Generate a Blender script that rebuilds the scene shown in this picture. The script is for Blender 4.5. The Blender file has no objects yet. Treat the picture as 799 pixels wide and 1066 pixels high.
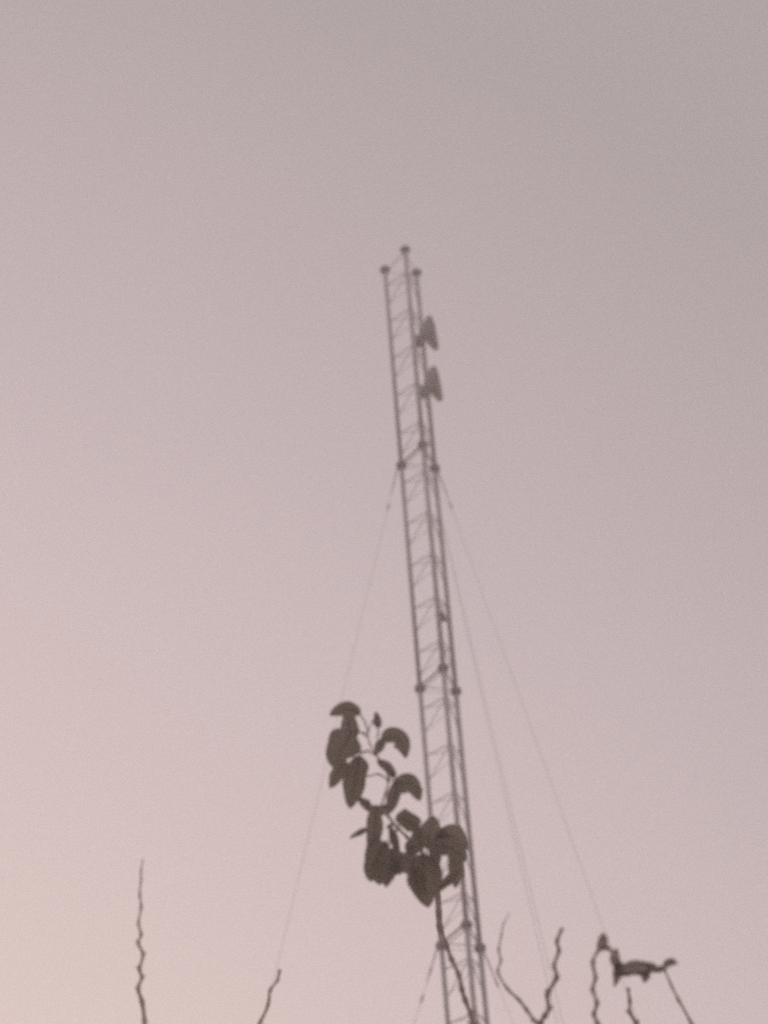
import bpy, bmesh, math, random
from mathutils import Vector, Matrix, noise

random.seed(11)
scene = bpy.context.scene
COL = scene.collection
R = math.radians

# ------------------------------------------------------------------ camera
PW, PH = 799.0, 1066.0                      # photograph's pixel frame, used to place things along rays
FPX = 3614.98
PITCH, ROLL = 0.822252, -0.0766955
CAM = Vector((0.0, 0.0, 1.75))
_F = Vector((0, math.cos(PITCH), math.sin(PITCH)))
_R0 = Vector((1, 0, 0))
_U0 = _R0.cross(_F)
_R = math.cos(ROLL) * _R0 + math.sin(ROLL) * _U0
_U = -math.sin(ROLL) * _R0 + math.cos(ROLL) * _U0

cd = bpy.data.cameras.new('camera')
cam = bpy.data.objects.new('camera', cd)
COL.objects.link(cam)
m = Matrix((_R, _U, -_F)).transposed().to_4x4()
m.translation = CAM
cam.matrix_world = m
cd.sensor_fit = 'VERTICAL'
cd.sensor_height = 24.0
cd.sensor_width = 18.0
cd.lens = 24.0 * FPX / PH
cd.clip_start, cd.clip_end = 0.1, 5000
cd.dof.use_dof = True                       # soft telephoto frame: focus falls between shrubs and mast
cd.dof.focus_distance = 9.7
cd.dof.aperture_fstop = 4.0
scene.camera = cam


def at(px, py, t):
    """world point seen at photo pixel (px, py), t metres in front of the camera"""
    return CAM + _F * t + _R * ((px - PW / 2) * t / FPX) + _U * ((PH / 2 - py) * t / FPX)


# ------------------------------------------------------------------ materials
def new_mat(name):
    mt = bpy.data.materials.new(name)
    mt.use_nodes = True
    nt = mt.node_tree
    nt.nodes.clear()
    out = nt.nodes.new('ShaderNodeOutputMaterial')
    return mt, nt, out


def noisy(name, c1, c2, scale, rough=0.7, metal=0.0, bump=0.0, detail=6.0, spec=0.3, translucent=None, tf=0.35):
    mt, nt, out = new_mat(name)
    tc = nt.nodes.new('ShaderNodeTexCoord')
    nz = nt.nodes.new('ShaderNodeTexNoise')
    nz.inputs['Scale'].default_value = scale
    nz.inputs['Detail'].default_value = detail
    nt.links.new(tc.outputs['Object'], nz.inputs['Vector'])
    rp = nt.nodes.new('ShaderNodeValToRGB')
    rp.color_ramp.elements[0].position = 0.3
    rp.color_ramp.elements[1].position = 0.7
    rp.color_ramp.elements[0].color = (*c1, 1)
    rp.color_ramp.elements[1].color = (*c2, 1)
    nt.links.new(nz.outputs['Fac'], rp.inputs['Fac'])
    bs = nt.nodes.new('ShaderNodeBsdfPrincipled')
    bs.inputs['Roughness'].default_value = rough
    bs.inputs['Metallic'].default_value = metal
    bs.inputs['Specular IOR Level'].default_value = spec
    nt.links.new(rp.outputs['Color'], bs.inputs['Base Color'])
    if bump:
        bp = nt.nodes.new('ShaderNodeBump')
        bp.inputs['Strength'].default_value = bump
        bp.inputs['Distance'].default_value = 0.004
        nt.links.new(nz.outputs['Fac'], bp.inputs['Height'])
        nt.links.new(bp.outputs['Normal'], bs.inputs['Normal'])
    if translucent:
        tr = nt.nodes.new('ShaderNodeBsdfTranslucent')
        tr.inputs['Color'].default_value = (*translucent, 1)
        mx = nt.nodes.new('ShaderNodeMixShader')
        mx.inputs[0].default_value = tf
        nt.links.new(bs.outputs[0], mx.inputs[1])
        nt.links.new(tr.outputs[0], mx.inputs[2])
        nt.links.new(mx.outputs[0], out.inputs['Surface'])
    else:
        nt.links.new(bs.outputs[0], out.inputs['Surface'])
    return mt


M_STEEL = noisy('galvanised_steel', (0.3, 0.26, 0.26), (0.41, 0.365, 0.365), 9, 0.6, 0.0, 0.1)
M_FLANGE = noisy('weathered_flange_steel', (0.2, 0.165, 0.165), (0.3, 0.25, 0.25), 30, 0.7, 0.0, 0.1)
M_DISH = noisy('grey_antenna_shell', (0.22, 0.185, 0.18), (0.3, 0.26, 0.25), 8, 0.55)
M_BOX = noisy('radio_housing', (0.18, 0.15, 0.145), (0.25, 0.21, 0.2), 12, 0.55)
M_CABLE = noisy('black_cable_sheath', (0.03, 0.028, 0.028), (0.05, 0.045, 0.045), 20, 0.6)
M_WIRE = noisy('stranded_guy_steel', (0.38, 0.35, 0.35), (0.48, 0.45, 0.45), 60, 0.5)
M_INSUL = noisy('glazed_insulator', (0.4, 0.35, 0.34), (0.5, 0.44, 0.42), 20, 0.4)
M_BARK = noisy('twig_bark', (0.34, 0.285, 0.265), (0.46, 0.39, 0.365), 120, 0.9, 0, 0.5)
M_BARK_PALE = noisy('pale_twig_bark', (0.46, 0.39, 0.365), (0.6, 0.52, 0.49), 120, 0.9, 0, 0.5)
M_BARK_GREEN = noisy('young_stem_bark', (0.34, 0.285, 0.265), (0.46, 0.39, 0.365), 100, 0.85, 0, 0.4)
M_LEAF = noisy('dusty_leaf', (0.19, 0.163, 0.138), (0.23, 0.197, 0.167), 40, 0.8, 0, 0.2, translucent=(0.44, 0.38, 0.33), tf=0.3)
M_LEAF_DRY = noisy('dry_curled_leaf', (0.22, 0.18, 0.16), (0.28, 0.235, 0.21), 50, 0.8, 0, 0.3, translucent=(0.5, 0.42, 0.37), tf=0.35)
M_CONC = noisy('footing_concrete', (0.24, 0.23, 0.21), (0.34, 0.32, 0.3), 6, 0.9, 0, 0.3)


def ground_mat():
    mt, nt, out = new_mat('dry_grass_ground')
    tc = nt.nodes.new('ShaderNodeTexCoord')
    a = nt.nodes.new('ShaderNodeTexNoise'); a.inputs['Scale'].default_value = 0.12; a.inputs['Detail'].default_value = 8
    b = nt.nodes.new('ShaderNodeTexNoise'); b.inputs['Scale'].default_value = 9; b.inputs['Detail'].default_value = 10
    for n in (a, b):
        nt.links.new(tc.outputs['Object'], n.inputs['Vector'])
    r1 = nt.nodes.new('ShaderNodeValToRGB')
    r1.color_ramp.elements[0].color = (0.5, 0.44, 0.38, 1); r1.color_ramp.elements[0].position = 0.4
    r1.color_ramp.elements[1].color = (0.4, 0.35, 0.29, 1); r1.color_ramp.elements[1].position = 0.6
    nt.links.new(a.outputs['Fac'], r1.inputs['Fac'])
    mx = nt.nodes.new('ShaderNodeMix'); mx.data_type = 'RGBA'; mx.blend_type = 'OVERLAY'
    mx.inputs['Factor'].default_value = 0.7
    nt.links.new(r1.outputs['Color'], mx.inputs['A']); nt.links.new(b.outputs['Fac'], mx.inputs['B'])
    bs = nt.nodes.new('ShaderNodeBsdfPrincipled'); bs.inputs['Roughness'].default_value = 0.95
    nt.links.new(mx.outputs['Result'], bs.inputs['Base Color'])
    bp = nt.nodes.new('ShaderNodeBump'); bp.inputs['Strength'].default_value = 0.6; bp.inputs['Distance'].default_value = 0.03
    nt.links.new(b.outputs['Fac'], bp.inputs['Height']); nt.links.new(bp.outputs['Normal'], bs.inputs['Normal'])
    nt.links.new(bs.outputs[0], out.inputs['Surface'])
    return mt


# ------------------------------------------------------------------ mesh helpers
class MB:
    def __init__(self):
        self.v, self.f = [], []

    def tube(self, pts, rad, n=10, cap=True):
        """swept round tube through pts; rad is one radius or one per point"""
        pts = [Vector(p) for p in pts]
        rr = rad if isinstance(rad, (list, tuple)) else [rad] * len(pts)
        d = (pts[1] - pts[0]).normalized()
        u = d.orthogonal().normalized()
        base = len(self.v)
        for i, p in enumerate(pts):
            if i == 0: t = pts[1] - pts[0]
            elif i == len(pts) - 1: t = pts[-1] - pts[-2]
            else: t = (pts[i + 1] - pts[i]).normalized() + (pts[i] - pts[i - 1]).normalized()
            t.normalize()
            u = (u - t * u.dot(t)).normalized()
            w = t.cross(u)
            for k in range(n):
                a = 2 * math.pi * k / n
                self.v.append(p + (u * math.cos(a) + w * math.sin(a)) * rr[i])
        for i in range(len(pts) - 1):
            for k in range(n):
                a, b = base + i * n + k, base + i * n + (k + 1) % n
                self.f.append((a, b, b + n, a + n))
        if cap:
            self.f.append(tuple(base + k for k in reversed(range(n))))
            self.f.append(tuple(base + (len(pts) - 1) * n + k for k in range(n)))
        return self

    def disc(self, c, axis, rad, h, n=20):
        c, axis = Vector(c), Vector(axis).normalized()
        ch = min(h * 0.2, 0.002)
        return self.tube([c - axis * h / 2, c - axis * (h / 2 - ch), c + axis * (h / 2 - ch), c + axis * h / 2],
                         [rad - ch, rad, rad, rad - ch], n)

    def box(self, c, ax, ay, az, sx, sy, sz, bev=0.006):
        bm = bmesh.new()
        bmesh.ops.create_cube(bm, size=1)
        for v in bm.verts:
            v.co = Vector((v.co.x * sx, v.co.y * sy, v.co.z * sz))
        bmesh.ops.bevel(bm, geom=bm.edges[:], offset=bev, segments=2, affect='EDGES', profile=0.5)
        base = len(self.v)
        for v in bm.verts:
            self.v.append(Vector(c) + Vector(ax) * v.co.x + Vector(ay) * v.co.y + Vector(az) * v.co.z)
        bm.verts.index_update()
        for f in bm.faces:
            self.f.append(tuple(base + v.index for v in f.verts))
        bm.free()
        return self

    def build(self, name, mat, parent=None, origin=Vector((0, 0, 0)), smooth=True):
        me = bpy.data.meshes.new(name)
        me.from_pydata([v - origin for v in self.v], [], self.f)
        me.materials.append(mat)
        if smooth:
            me.polygons.foreach_set('use_smooth', [True] * len(me.polygons))
        me.update()
        o = bpy.data.objects.new(name, me)
        COL.objects.link(o)
        if parent is not None:
            o.parent = parent
        else:
            o.location = origin
        return o


def tag(o, label=None, cat=None, group=None, kind=None):
    if label: o['label'] = label
    if cat: o['category'] = cat
    if group: o['group'] = group
    if kind: o['kind'] = kind
    return o


def empty(name, loc, label, cat, group=None):
    o = bpy.data.objects.new(name, None)
    o.empty_display_size = 0.1
    o.location = loc
    COL.objects.link(o)
    return tag(o, label, cat, group)


# ------------------------------------------------------------------ ground
g = MB()
N = 48
for i in range(N + 1):
    for j in range(N + 1):
        x = ((i / N) * 2 - 1); y = ((j / N) * 2 - 1)
        x = math.copysign(abs(x) ** 2.2, x) * 1500; y = math.copysign(abs(y) ** 2.2, y) * 1500
        d = math.hypot(x, y - 12)
        z = (noise.noise(Vector((x * .02, y * .02, 3))) * .8) * min(1, max(0, (d - 30) / 60))
        g.v.append(Vector((x, y, z)))
for i in range(N):
    for j in range(N):
        a = i * (N + 1) + j
        g.f.append((a, a + N + 1, a + N + 2, a + 1))
tag(g.build('ground', ground_mat()), kind='structure')

# ------------------------------------------------------------------ lattice mast
MX, MY, TOP = 0.380663, 22.368123, 29.530
THETA = 0.213248
SIDE = 0.32766
RC = SIDE / math.sqrt(3)
SEC = 3.0
ORG = Vector((MX, MY, 0))
ANG = {'L': THETA + R(150), 'M': THETA + R(270), 'R': THETA + R(30)}
DIRV = {k: Vector((math.cos(a), math.sin(a), 0)) for k, a in ANG.items()}


def leg(k, z=0.0):
    return DIRV[k] * RC + Vector((0, 0, z))


mast = empty('lattice_mast', ORG, 'slender three-legged guyed lattice mast of grey steel rising high into the dusk sky', 'mast')


def bracing_mesh(h):
    b = MB()
    e = 0.017
    def rod(k1, z1, k2, z2, r):
        p, q = leg(k1, z1), leg(k2, z2)
        d = (q - p).normalized()
        b.tube([p + d * e, q - d * e], r, 8)
    # heavier horizontals just above and below the flange joint
    for k1, k2, r in (('L', 'M', .0105), ('L', 'R', .0045), ('M', 'R', .007)):
        rod(k1, 0.022, k2, 0.022, r)
        rod(k1, h - 0.035, k2, h - 0.035, r * .5)
    p = 0.6
    n = int(round((h - 0.1) / p))
    p = (h - 0.14) / n
    for i in range(n):
        z0 = 0.07 + i * p
        z1 = z0 + p
        zm = z0 + p * .5
        rod('M', zm, 'L', zm + .09, .0050); rod('L', zm - .22, 'M', zm, .0040)
        rod('R', zm + .12, 'M', zm + .02, .005); rod('M', zm + .02, 'R', zm - .16, .005)
        rod('R', zm + .2, 'L', zm + .11, .0028); rod('L', zm - .2, 'R', zm + .2, .0024)
    return b


def make_section(z0, h, top_flange=False):
    br = bracing_mesh(h).build('mast_section', M_STEEL, mast)
    br.location = (0, 0, z0)
    for k in 'LMR':
        t = MB()
        t.tube([leg(k, 0.0), leg(k, h)], {'L': 0.0208, 'M': 0.0225, 'R': 0.0222}[k], 14)
        t.build('leg', M_STEEL, br)
    zs = [0.0] + ([h] if top_flange else [])
    for zf in zs:
        for k in 'LMR':
            f = MB()
            c = leg(k, zf)
            if zf == 0.0:
                f.disc(c + Vector((0, 0, .008)), (0, 0, 1), .050, .017)
                f.disc(c - Vector((0, 0, .009)), (0, 0, 1), .050, .017)
            else:
                f.disc(c + Vector((0, 0, .0)), (0, 0, 1), .052, .022)
            for q in range(6):
                a = q * math.pi / 3
                bc = c + Vector((math.cos(a), math.sin(a), 0)) * .034
                f.tube([bc - Vector((0, 0, .036)), bc + Vector((0, 0, .032))], .0065, 6)
            # stiffening collar under the plate
            f.tube([c - Vector((0, 0, .06)), c - Vector((0, 0, .016))], [.022, .033], 14)
            f.build('flange', M_FLANGE, br)
    return br


first = make_section(TOP - SEC, SEC, True)
second = make_section(TOP - 2 * SEC, SEC)
for i in range(3, 10):
    c = second.copy(); COL.objects.link(c); c.parent = mast; c.location = (0, 0, TOP - i * SEC)
    for ch in second.children:
        d = ch.copy(); COL.objects.link(d); d.parent = c
make_section(0.25, TOP - 9 * SEC - 0.25)
ft = MB()
ft.box((0, 0, .06), (1, 0, 0), (0, 1, 0), (0, 0, 1), 1.1, 1.1, .36, .02)
ft.build('footing', M_CONC, mast)
# mid-section clamp between near and right legs, coax run down the near leg
for zc, ln in ((24.30, 1.0),):
    p, q = leg('M', zc), leg('R', zc)
    cl = MB()
    cl.box((p * .62 + q * .38), (q - p).normalized(), DIRV['L'], (0, 0, 1), .10 * ln, .05, .045, .006)
    cl.build('cable_clamp', M_FLANGE, mast)
cb = MB()
mr = (leg('R') - leg('M')).normalized()
cp = []
for i in range(60):
    z = 27.6 - i * .45
    wob = .004 * math.sin(i * 1.7)
    cp.append(leg('M', z) + mr * (.034 + wob) + DIRV['L'] * .01)
cb.tube(cp, .009, 8)
cb.build('coaxial_cable', M_CABLE, mast)

# ------------------------------------------------------------------ dish antennas
NB = R(-10)
DN = Vector((math.cos(NB), math.sin(NB), 0))          # facing direction
DS = Vector((-math.sin(NB), math.cos(NB), 0))
UP = Vector((0, 0, 1))


def make_dish(z, dist, label):
    base = ORG + leg('R', z) + DN * dist               # centre of the rim plane
    root = empty('dish_antenna', base, label, 'antenna', 'dish antennas on the mast')
    rad, dep = .178, .082
    prof = [(0.0, -dep), (.02, -dep + .001), (.06, -dep * .97), (.10, -dep * .86), (.135, -dep * .62), (.16, -dep * .36), (rad - .004, -.022), (rad, -.014), (rad, .026), (rad - .005, .028)]
    prof += [(.155, -dep * .12), (.12, -dep * .42), (.07, -dep * .76), (.03, -dep * .88), (0.0, -dep * .9)]
    b = MB()
    n = 40
    for r_, a_ in prof:
        for k in range(n):
            t = 2 * math.pi * k / n
            b.v.append(DN * a_ + (DS * math.cos(t) + UP * math.sin(t)) * max(r_, .0005))
    for i in range(len(prof) - 1):
        for k in range(n):
            p, q = i * n + k, i * n + (k + 1) % n
            b.f.append((p, q, q + n, p + n))
    b.build('reflector', M_DISH, root)
    fd = MB()
    fd.tube([DN * (-dep * .9), DN * -.005], .011, 10)
    fd.disc(DN * .004, DN, .03, .018)
    fd.build('feed_horn', M_BOX, root)
    # bracket back to the leg, radio housing slung between the right and near legs
    lp = leg('R', 0) - leg('R', 0) - DN * dist
    bk = MB()
    bk.tube([DN * (-dep + .01) + UP * -.03, lp + UP * -.03], .017, 10)
    bk.tube([DN * (-dep + .01) + UP * .05, lp + UP * .04], .012, 10)
    bk.disc(lp + UP * -.03, UP, .032, .05)
    bk.disc(lp + UP * .04, UP, .03, .035)
    bk.build('mounting_bracket', M_FLANGE, root)
    w = (leg('M') - leg('R'))
    bx = MB()
    bx.box(lp + w * .5 + UP * -.27, w.normalized(), w.normalized().cross(UP), UP, .11, .07, .09, .012)
    bx.tube([lp + w * .4 + UP * -.27, lp + w * .06 + UP * -.12], .012, 8)
    bx.build('radio_housing', M_BOX, root)
    return root


make_dish(28.53, .10, 'upper of two small dish antennas seen edge-on beside the mast near its top')
make_dish(27.75, .092, 'lower of two small dish antennas seen edge-on beside the mast')


# ------------------------------------------------------------------ guy wires
def make_guy(k, z, radius, r, label, sag=.012, beads=()):
    top = ORG + leg(k, z) + DIRV[k] * .04 - Vector((0, 0, .02))
    bot = ORG + DIRV[k] * radius + Vector((0, 0, .25))
    root = empty('guy_wire', Vector((bot.x, bot.y, 0)), label, 'guy wire', 'guy wires of the mast')
    o = root.location
    d = bot - top
    pts = []
    for i in range(33):
        t = i / 32
        pts.append(top + d * t - Vector((0, 0, sag * d.length * 4 * t * (1 - t) * .25)))
    MB().tube(pts, r, 8).build('wire', M_WIRE, root, o)
    u = d.normalized()
    gp = MB()                                           # preformed grip and shackle at the flange
    gp.tube([top, top + u * .05, top + u * .32, top + u * .36], [.006, .0065, .005, r], 8)
    gp.tube([top - DIRV[k] * .035, top], .008, 8)
    gp.build('shackle', M_FLANGE, root, o)
    for s in beads:
        c = top + d * (s / d.length) - Vector((0, 0, sag * d.length * (s / d.length) * (1 - s / d.length)))
        ib = MB()
        ib.tube([c - u * .05, c - u * .035, c - u * .01, c + u * .01, c + u * .035, c + u * .05], [.004, .008, .011, .011, .008, .004], 12)
        ib.build('insulator', M_INSUL, root, o)
    tb = MB()
    tb.tube([bot - u * .45, bot - u * .4, bot - u * .15, bot - u * .1], [.006, .014, .014, .006], 8)
    tb.tube([bot - u * .1, bot + Vector((0, 0, -.3)) + DIRV[k] * .1], .009, 8)
    tb.build('turnbuckle', M_FLANGE, root, o)
    ab = MB()
    ab.box(Vector((bot.x, bot.y, .02)) + DIRV[k] * .08, DIRV[k], DIRV[k].cross(UP), UP, .5, .5, .24, .02)
    ab.build('anchor_block', M_CONC, root, o)


Z1, Z3 = TOP - SEC, TOP - 3 * SEC
make_guy('L', Z1, 6.9, .0018, 'long faint guy wire slanting down left from the mast and passing behind the leaf cluster', beads=(.5,))
make_guy('R', Z1, 8.0, .0019, 'outer long guy wire right of the mast, slanting down towards the small curled leaves', beads=(.42,))
make_guy('M', Z1, 7.5, .0019, 'left wire of the close pair of faint guy wires right of the mast', beads=())
make_guy('M', Z1, 7.85, .0019, 'right wire of the close pair of faint guy wires right of the mast', beads=())
make_guy('L', Z3, 7.4, .0022, 'short guy wire leaving the lowest flange on the left at the bottom edge', beads=(.22, .5, 1.05))
make_guy('R', Z3, 8.4, .0016, 'short faint guy wire leaving the lowest flange on the right towards the bottom edge', beads=(.3,))


# ------------------------------------------------------------------ plants
def smooth_path(P, sub=4):
    """Catmull-Rom through P (points with radius)"""
    out = []
    n = len(P)
    for i in range(n - 1):
        p0, p1, p2, p3 = P[max(i - 1, 0)], P[i], P[i + 1], P[min(i + 2, n - 1)]
        for s in range(sub):
            t = s / sub
            out.append(tuple(.5 * ((2 * b) + (c - a) * t + (2 * a - 5 * b + 4 * c - d) * t * t + (-a + 3 * b - 3 * c + d) * t ** 3)
                             for a, b, c, d in zip(p0, p1, p2, p3)))
    out.append(P[-1])
    return out


def twig_path(pix, t, wpx, nodes=True, dz=.03, seed=0, t_end=None):
    """pix listed from bottom to tip, wpx = (bottom, tip) width in photo pixels; returns [(x,y,z,r)]"""
    rn = random.Random(seed)
    out = []
    n = len(pix)
    for i, (x, y) in enumerate(pix):
        s = i / max(1, n - 1)
        tt = t + (0 if t_end is None else (t_end - t) * s) + rn.uniform(-dz, dz)
        p = at(x, y, tt)
        w = wpx[0] + (wpx[1] - wpx[0]) * s
        out.append((p.x, p.y, p.z, w / 2 * tt / FPX))
    return out


def add_twig(mb, path, knob=.42, sub=4, seed=0, n=9):
    """tube through the path, swollen at its nodes, with small buds"""
    rn = random.Random(seed)
    sp = smooth_path(path, sub)
    rad = []
    for i, q in enumerate(sp):
        k = math.cos(2 * math.pi * i / sub) * .5 + .5
        rad.append(max(.0006, q[3] * (1 - knob * .5 + knob * 1.1 * k ** 2 + rn.uniform(-.07, .07))))
    mb.tube([q[:3] for q in sp], rad, n)
    for i in range(1, len(path) - 1):                   # buds and thorn stubs at the nodes
        if rn.random() < .8:
            p = Vector(path[i][:3]); d = (Vector(path[i + 1][:3]) - Vector(path[i - 1][:3])).normalized()
            turn = (p - (Vector(path[i - 1][:3]) + Vector(path[i + 1][:3])) * .5)
            side = (turn - d * turn.dot(d))
            if side.length < 1e-5: side = d.orthogonal()
            side.normalize()
            side = (side + d * .9 + d.cross(side) * rn.uniform(-.5, .5)).normalized()
            r = path[i][3]
            mb.tube([p, p + side * r * 1.4, p + side * r * 2.3], [r * .95, r * .75, r * .2], 7)


def down_to_ground(path, lean, r_base, seed):
    """carry a traced shoot on down to its root: keeps its own slope at first, then turns towards the ground"""
    rn = random.Random(seed)
    p, p1 = Vector(path[0][:3]), Vector(path[1][:3])
    base = Vector((p.x + lean[0], p.y + lean[1], -.05))
    d0 = (p - p1).normalized()
    r0 = path[0][3]
    H = p.z
    out, q, step = [], p.copy(), .035
    while q.z > .35:
        s = 1 - q.z / H
        d = (d0 * max(0, 1 - s * 5) + (base - q).normalized() * min(1, s * 5 + .05)).normalized()
        q = q + d * step + Vector((rn.uniform(-1, 1), rn.uniform(-1, 1), 0)) * step * .14
        step = min(step * 1.12, .3)
        s = 1 - q.z / H
        out.append((q.x, q.y, q.z, r0 + (r_base - r0) * max(0, s) ** 1.1))
    out.append((base.x, base.y, base.z, r_base))
    return base, out[::-1]


def leaf(parent, o, B, C, T, w, t, mat=None, dt=(0, 0, 0), tilt=.4, fold=.22, shape=1.0, tip=.55, seed=0, petiole=None):
    """one leaf blade: B, C, T = base, control and tip in photo pixels, w = width in pixels, t = distance"""
    rn = random.Random(seed * 7 + 3)
    if C is None:
        C = ((B[0] + T[0]) / 2 + rn.uniform(-1.5, 1.5), (B[1] + T[1]) / 2 + rn.uniform(-1.5, 1.5))
    b, c, e = at(*B, t + dt[0]), at(*C, t + dt[1]), at(*T, t + dt[2])
    NS, NC = 16, 8
    mb = MB()
    hw = w / 2 * t / FPX
    ph = rn.uniform(0, 6)
    for i in range(NS + 1):
        s = i / NS
        p = b * (1 - s) ** 2 + c * 2 * s * (1 - s) + e * s * s
        d = ((c - b) * (1 - s) + (e - c) * s).normalized()
        perp = _F.cross(d).normalized()
        nrm = d.cross(perp).normalized()
        side = (perp * math.cos(tilt) + nrm * math.sin(tilt)).normalized()
        up = d.cross(side).normalized()
        prof = (max(0.0, math.sin(math.pi * s ** (.78 * shape)))) ** .54
        prof *= 1 - .25 * max(0, (s - .7) / .3) ** 2 * (1 - tip)
        prof = max(prof, .02)
        half = hw * prof / math.cos(tilt)
        for j in range(NC + 1):
            v = j / NC * 2 - 1
            wob = 1 + .09 * math.sin(9 * s + ph + (2 if v > 0 else 0)) * abs(v)
            q = p + side * (half * v * wob) + up * (fold * half * abs(v) ** 1.4 + .08 * hw * math.sin(7 * s + ph) * v * v * (1 if v > 0 else -1))
            mb.v.append(q)
    for i in range(NS):
        for j in range(NC):
            a = i * (NC + 1) + j
            mb.f.append((a, a + 1, a + NC + 2, a + NC + 1))
    # midrib, carried on as the petiole
    rib = [b * (1 - s) ** 2 + c * 2 * s * (1 - s) + e * s * s for s in (0, .2, .4, .6, .8, .97)]
    rr = [.0011, .001, .0009, .0007, .0005, .0003]
    if petiole:
        pp = [at(*q, t) for q in petiole]
        rib = pp + rib
        rr = [.0013] * len(pp) + rr
    mb.tube(rib, rr, 6)
    ob = mb.build('leaf', mat or M_LEAF, parent, o)
    return ob


def plant(name, label, cat, paths, lean, r_base, mat, seed, group=None, stem='stem'):
    """paths[0] is the main stem (bottom of frame to tip); the rest are forks from it"""
    base, low = down_to_ground(paths[0], lean, r_base, seed)
    root = empty(name, base, label, cat, group)
    mb = MB()
    add_twig(mb, low + paths[0], seed=seed)
    mb.build(stem, mat, root, base)
    for k, p in enumerate(paths[1:]):
        f = MB()
        add_twig(f, p, seed=seed + 10 + k)
        f.build('side_shoot', mat, root, base)
    return root, base


BARE = 'bare twigs along the bottom edge'
# tall bare zigzag twig, far left
plant('bare_twig', 'tall pale bare zigzag twig standing alone at far left', 'twig',
      [twig_path([(151.5, 1085), (150.5, 1063), (148, 1043), (143.8, 1029), (148, 1017.4), (145.3, 1009), (149, 993.7), (144, 982), (147, 973),
                  (144.3, 961), (147, 944), (145.5, 931), (147, 915.6), (146.8, 907), (149, 895)], 6.0, (5.6, 1.6), seed=1)],
      (-.25, .15), .014, M_BARK_PALE, 1, BARE)
# short slanted twig
plant('bare_twig', 'short bare twig slanting right, under the lower end of the left guy wire', 'twig',
      [twig_path([(262, 1085), (271, 1064), (279, 1046), (281, 1031), (288.5, 1021), (291, 1010)], 6.3, (3.6, 3.4), seed=2)],
      (-.3, .2), .012, M_BARK_PALE, 2, BARE)
# forked twig right of the mast
fork = (562, 1066)
plant('forked_twig', 'bare forked twig right of the mast, thin arm curling left and knobbly arm rising right', 'twig',
      [twig_path([(560, 1085), fork, (566.5, 1058), (571, 1050), (569.5, 1035), (579, 1017.6), (576.3, 1005), (581.3, 990), (579.3, 980), (585, 966)],
                 5.7, (6.2, 4.0), seed=3),
       twig_path([fork, (556, 1062.6), (547.6, 1051), (540, 1041), (528, 1029.5), (518, 1012.6), (521, 1000), (518.8, 989), (521.5, 974), (523.5, 962.5), (530, 951)],
                 5.72, (4.8, 1.0), seed=4)],
      (.1, .25), .016, M_BARK, 3, BARE)
# short stub and thin slanted twig at right
plant('bare_twig', 'short bare twig end poking up beneath the curled leaf spray', 'twig',
      [twig_path([(667, 1085), (662, 1066), (655.3, 1054), (655, 1042), (653.2, 1029)], 5.9, (5.4, 3.4), seed=5)],
      (.2, .2), .013, M_BARK, 5, BARE)
plant('bare_twig', 'thin bare twig leaning right from the tip of the curled leaf spray', 'twig',
      [twig_path([(729, 1085), (719, 1065), (706.5, 1042), (698.6, 1026.6), (692, 1011)], 5.8, (4.2, 2.4), seed=6)],
      (.35, .2), .012, M_BARK_PALE, 6, BARE)
# twig at right carrying a spray of small curled leaves
TS = 5.5
rt, ro = plant('leafy_twig', 'knobbly twig at lower right carrying a spray of small dry curled leaves', 'leafy twig',
               [twig_path([(627, 1085), (621.5, 1066), (617.7, 1056), (621, 1044), (616.3, 1030), (619.4, 1018), (616.6, 1002), (622, 990), (627.5, 983)],
                          TS, (5.6, 3.6), seed=7),
                twig_path([(627.5, 984), (633, 987), (639, 995), (643.5, 1006), (655, 1010), (668, 1009), (680, 1010), (690, 1006.5), (697, 1003)],
                          TS, (5.0, 3.0), seed=8)],
               (.1, .3), .014, M_BARK, 7)
for i, (B, C, T, w, sh, tl) in enumerate([
        ((628, 990), None, (628.3, 971), 12.5, .72, .3),
        ((640, 1008), (640, 999), (640.5, 987), 10.5, 1.25, .3),
        ((643, 999), (643, 1012), (638.6, 1028), 9.5, .85, .35),
        ((639, 1016), (648, 1009), (661, 1008), 8, 1.0, .4),
        ((647, 1012), (662, 1006), (684, 1006), 15.5, .8, .35),
        ((639, 1013), (650, 1012), (664, 1010), 13, .9, .3),
        ((662, 1012), (672, 1009), (684, 1009), 12, 1.1, .3),
        ((641, 1003), (645, 1007), (652, 1012), 9, 1.0, .3),
        ((656, 1013), (666, 1009), (676, 1015), 10, 1.0, .3),
        ((669, 1008), (672, 1014), (670, 1023.5), 11, .85, .35),
        ((676, 1011), (687, 1011), (697, 1004), 7.5, 1.0, .35),
        ((690, 1006), (697, 1000), (705, 1002), 9, 1.1, .3)]):
    leaf(rt, ro, B, C, T, w, TS, M_LEAF_DRY, (0, random.uniform(-.01, .02), random.uniform(-.02, .02)), tl, .3, sh, .5, 100 + i)

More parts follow.
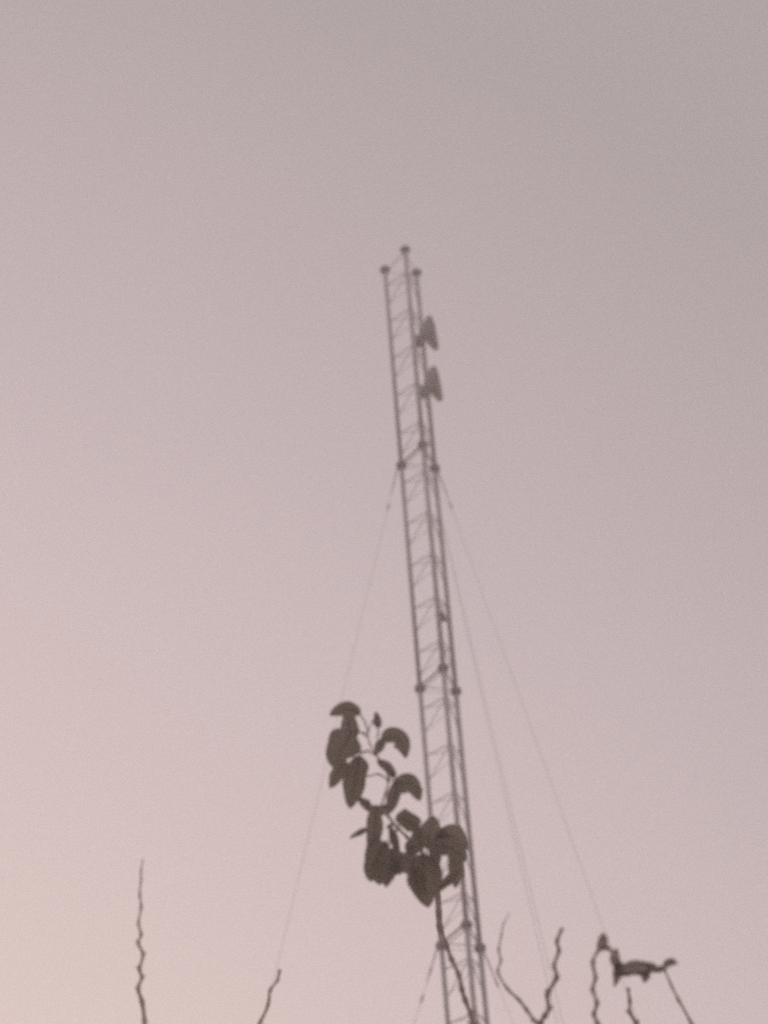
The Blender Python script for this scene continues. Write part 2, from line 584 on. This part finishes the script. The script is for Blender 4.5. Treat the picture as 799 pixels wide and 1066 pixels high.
# the leafy branch in front of the mast
TL = 6.0
stem_px = [(503, 1085), (493, 1066), (490, 1056), (484, 1041), (480.5, 1030), (477, 1014), (470, 999), (465, 986), (458, 966), (456.5, 950), (456, 935), (453, 915), (446, 896), (436, 884),
           (424, 872), (414, 862), (404, 850), (396, 840)]
side_a = [(396, 840), (401, 826), (404, 812), (400, 797), (392, 787), (385, 775), (383, 762), (388, 750)]
side_b = [(404, 812), (394, 806), (383, 808), (374, 806)]
side_c = [(392, 787), (383, 782), (375, 783), (368, 787)]
side_d = [(414, 862), (404, 880), (398, 890), (392, 900)]
side_e = [(436, 884), (448, 878), (462, 874), (474, 878)]
lt, lo = plant('leafy_branch', 'leafy branch with a drooping cluster of dark rounded leaves, overlapping the lower mast', 'leafy branch',
               [twig_path(stem_px, TL, (6.2, 3.0), seed=20, dz=.012)] +
               [twig_path(p, TL, (2.4, 1.3), seed=21 + i, dz=.008) for i, p in enumerate((side_a, side_b, side_c, side_d, side_e))],
               (.2, .3), .02, M_BARK_GREEN, 20)
LEAVES = [
    # B, C, T, width, shape, tilt, petiole
    ((375, 744), (360, 732), (343, 745), 15, 1.0, .3, [(383, 762), (380, 752)]),
    ((371, 741), (361, 742), (349, 739), 14, 1.0, .2, None),
    ((364, 772), (364, 756), (362, 738), 18, .95, .3, [(383, 764), (374, 762)]),
    ((366, 762), (356, 778), (347, 799), 35, .92, .25, [(383, 768), (372, 760)]),
    ((358, 790), (352, 804), (343, 821), 15, .85, .45, [(368, 787)]),
    ((362, 794), (357, 802), (351, 813), 11, .9, .4, None),
    ((374, 786), (370, 812), (364, 842), 24, 1.12, .3, [(380, 783)]),
    ((377, 790), (376, 802), (372, 822), 14, 1.0, .3, None),
    ((393, 758), None, (392, 741), 9, 1.0, .5, [(392, 768), (394, 763)]),
    ((398, 772), (417, 755), (422.5, 790), 20, 1.05, .35, [(392, 770)]),
    ((402, 764), (412, 764), (424, 775), 13, 1.0, .3, None),
    ((400, 767), (395, 776), (390, 787), 10, .95, .4, None),
    ((411, 810), (403, 798), (392, 791), 11, 1.1, .4, [(412, 818)]),
    ((409, 824), (428, 804), (437, 834), 21, 1.0, .3, [(404, 822)]),
    ((414, 816), (426, 813), (440, 824), 12, 1.0, .3, None),
    ((414, 813), (412, 828), (403, 848), 15, 1.0, .4, [(404, 812)]),
    ((410, 836), (393, 853), (373, 834), 11, 1.0, .35, [(400, 840)]),
    ((386, 838), (379, 838), (371, 829), 9, 1.0, .4, None),
    ((391, 838), (391, 860), (386, 892), 17, 1.15, .35, [(396, 840)]),
    ((384, 863), (375, 866), (363.5, 873.5), 6.5, 1.0, .6, [(390, 862)]),
    ((402, 876), (388, 895), (385, 918), 23, 1.15, .3, [(406, 872)]),
    ((396, 872), (384, 886), (388, 908), 17, 1.0, .3, None),
    ((411, 882), (406, 900), (402, 924), 19, 1.1, .35, [(410, 872)]),
    ((415, 888), (411, 876), (406, 858), 9, 1.2, .4, [(412, 894)]),
    ((410, 858), (404, 859), (402.5, 863), 4, 1.0, .4, None),
    ((436, 862), (424, 850), (411, 853), 20, .95, .3, [(438, 872)]),
    ((428, 846), (424, 852), (422, 862), 22, 1.0, .3, None),
    ((444, 884), (448, 866), (451, 849), 24, 1.0, .25, [(444, 890)]),
    ((438, 882), (436, 870), (432, 860), 18, 1.0, .3, [(440, 886)]),
    ((424, 888), (433, 876), (446, 868), 17, 1.0, .35, [(420, 888)]),
    ((449, 892), (458, 880), (462, 862), 16, 1.0, .35, [(446, 894)]),
    ((440, 888), (441, 912), (446, 945), 32, .98, .2, [(440, 884)]),
    ((444, 900), (430, 902), (411, 900), 18, 1.1, .3, [(446, 896)]),
    ((420, 905), (410, 903), (396, 905), 18, 1.1, .3, None),
    ((396, 890), (397, 906), (394, 921), 20, 1.1, .3, None),
    ((384, 885), (393, 897), (409, 916), 22, 1.0, .3, None),
    ((400, 886), (414, 894), (428, 894), 14, 1.0, .3, None),
    ((452, 872), (455, 892), (451, 918), 11, 1.0, .3, None),
    ((424, 894), (432, 884), (436, 875), 13, 1.0, .3, None),
    ((430, 903), (434, 918), (439, 938), 18, 1.0, .3, None),
    ((452, 896), (455, 912), (453, 934), 12, 1.0, .3, None),
    ((455, 874), (470, 862), (488, 884), 24, 1.0, .25, [(452, 880)]),
    ((459, 880), (472, 880), (485, 897), 22, 1.05, .25, None),
    ((469, 884), (477, 902), (473, 925), 16, 1.05, .3, [(466, 880)]),
    ((478, 906), (466, 917), (454, 929), 11, 1.05, .35, [(478, 896)]),
    ((452, 872), (457, 886), (456, 902), 9, 1.0, .4, None),
]
for i, (B, C, T, w, sh, tl, pet) in enumerate(LEAVES):
    leaf(lt, lo, B, C, T, w, TL + ((i * 37) % 11 - 5) * .012, M_LEAF,
         (0, random.uniform(-.012, .012), random.uniform(-.03, .03)), tl * random.choice((-1, 1)), random.uniform(.12, .3), sh, .55, i, pet)

# ------------------------------------------------------------------ air
hz = MB()
X0, X1, Y0, Y1, ZA, ZB = -1600, 1600, -1600, 1600, -2.5, 31.0
hz.v = [Vector((x, y, z)) for z in (ZA, ZB) for y in (Y0, Y1) for x in (X0, X1)]
hz.f = [(0, 2, 3, 1), (4, 5, 7, 6), (0, 1, 5, 4), (2, 6, 7, 3), (0, 4, 6, 2), (1, 3, 7, 5)]
mt, nt, out = new_mat('dusk_haze')
pv = nt.nodes.new('ShaderNodeVolumePrincipled')
pv.inputs['Color'].default_value = (0.98, 0.965, 0.965, 1)
pv.inputs['Density'].default_value = 0.009
pv.inputs['Anisotropy'].default_value = 0.2
nt.links.new(pv.outputs[0], out.inputs['Volume'])
tag(hz.build('haze', mt, smooth=False), kind='stuff')

# ------------------------------------------------------------------ sky and light
SUN_EL, SUN_AZ = R(5), R(-25)                # azimuth measured from +Y towards +X: low at the left, ahead
SD = Vector((math.sin(SUN_AZ) * math.cos(SUN_EL), math.cos(SUN_AZ) * math.cos(SUN_EL), math.sin(SUN_EL)))
w = bpy.data.worlds.new('World')
scene.world = w
w.use_nodes = True
nt = w.node_tree
nt.nodes.clear()
out = nt.nodes.new('ShaderNodeOutputWorld')
bg = nt.nodes.new('ShaderNodeBackground')
bg.inputs['Strength'].default_value = 0.1
sky = nt.nodes.new('ShaderNodeTexSky')
sky.sky_type = 'NISHITA'
sky.sun_disc = False
sky.sun_elevation = SUN_EL
sky.sun_rotation = SUN_AZ
sky.dust_density = 4.0
sky.air_density = 1.4
tc = nt.nodes.new('ShaderNodeTexCoord')
dp = nt.nodes.new('ShaderNodeVectorMath'); dp.operation = 'DOT_PRODUCT'
dp.inputs[1].default_value = SD
nt.links.new(tc.outputs['Generated'], dp.inputs[0])
ac = nt.nodes.new('ShaderNodeMath'); ac.operation = 'ARCCOSINE'
nt.links.new(dp.outputs['Value'], ac.inputs[0])
# faint thin-cloud unevenness
nz = nt.nodes.new('ShaderNodeTexNoise')
nz.inputs['Scale'].default_value = 14
nz.inputs['Detail'].default_value = 5
nt.links.new(tc.outputs['Generated'], nz.inputs['Vector'])
ad = nt.nodes.new('ShaderNodeMath'); ad.operation = 'MULTIPLY_ADD'
ad.inputs[1].default_value = 0.02
nt.links.new(nz.outputs['Fac'], ad.inputs[0]); nt.links.new(ac.outputs[0], ad.inputs[2])
dv = nt.nodes.new('ShaderNodeMath'); dv.operation = 'DIVIDE'; dv.inputs[1].default_value = math.pi
nt.links.new(ad.outputs[0], dv.inputs[0])
rp = nt.nodes.new('ShaderNodeValToRGB')
cr = rp.color_ramp
STOPS = [(0, (4.3, 2.7, 1.9)), (14, (2.3, 1.6, 1.3)), (25, (1.40, 1.08, .96)), (36, (.965, .765, .72)), (45, (.735, .595, .604)), (50, (.60, .490, .502)),
         (54.5, (.48, .413, .418)), (75, (.46, .42, .45)), (100, (.72, .64, .66)), (120, (.92, .8, .81)), (180, (1.15, .98, .97))]
while len(cr.elements) < len(STOPS):
    cr.elements.new(.5)
for e, (a, c) in zip(cr.elements, STOPS):
    e.position = (a + .6) / 180
    e.color = (*c, 1)
nt.links.new(dv.outputs[0], rp.inputs['Fac'])
sc10 = nt.nodes.new('ShaderNodeVectorMath'); sc10.operation = 'SCALE'; sc10.inputs['Scale'].default_value = 10.0
nt.links.new(rp.outputs['Color'], sc10.inputs[0])
mx = nt.nodes.new('ShaderNodeMix'); mx.data_type = 'RGBA'
mx.inputs['Factor'].default_value = 0.88          # dusty veil over the clear-air sky
nt.links.new(sky.outputs['Color'], mx.inputs['A'])
nt.links.new(sc10.outputs['Vector'], mx.inputs['B'])
nt.links.new(mx.outputs['Result'], bg.inputs['Color'])
nt.links.new(bg.outputs[0], out.inputs['Surface'])

sl = bpy.data.lights.new('sun', 'SUN')
sl.energy = 0.5
sl.angle = R(4)
sl.color = (1.0, .78, .62)
so = bpy.data.objects.new('sun', sl)
so.rotation_euler = (-SD).to_track_quat('-Z', 'Y').to_euler()
COL.objects.link(so)

# ------------------------------------------------------------------ render settings
scene.view_settings.view_transform = 'Standard'
scene.view_settings.look = 'None'
scene.view_settings.exposure = 0
scene.view_settings.gamma = 1
scene.view_settings.use_curve_mapping = False
scene.cycles.use_denoising = False           # keep the natural grain of the hazy air
scene.cycles.filter_width = 2.2
scene.cycles.volume_bounces = 1
scene.cycles.max_bounces = 6
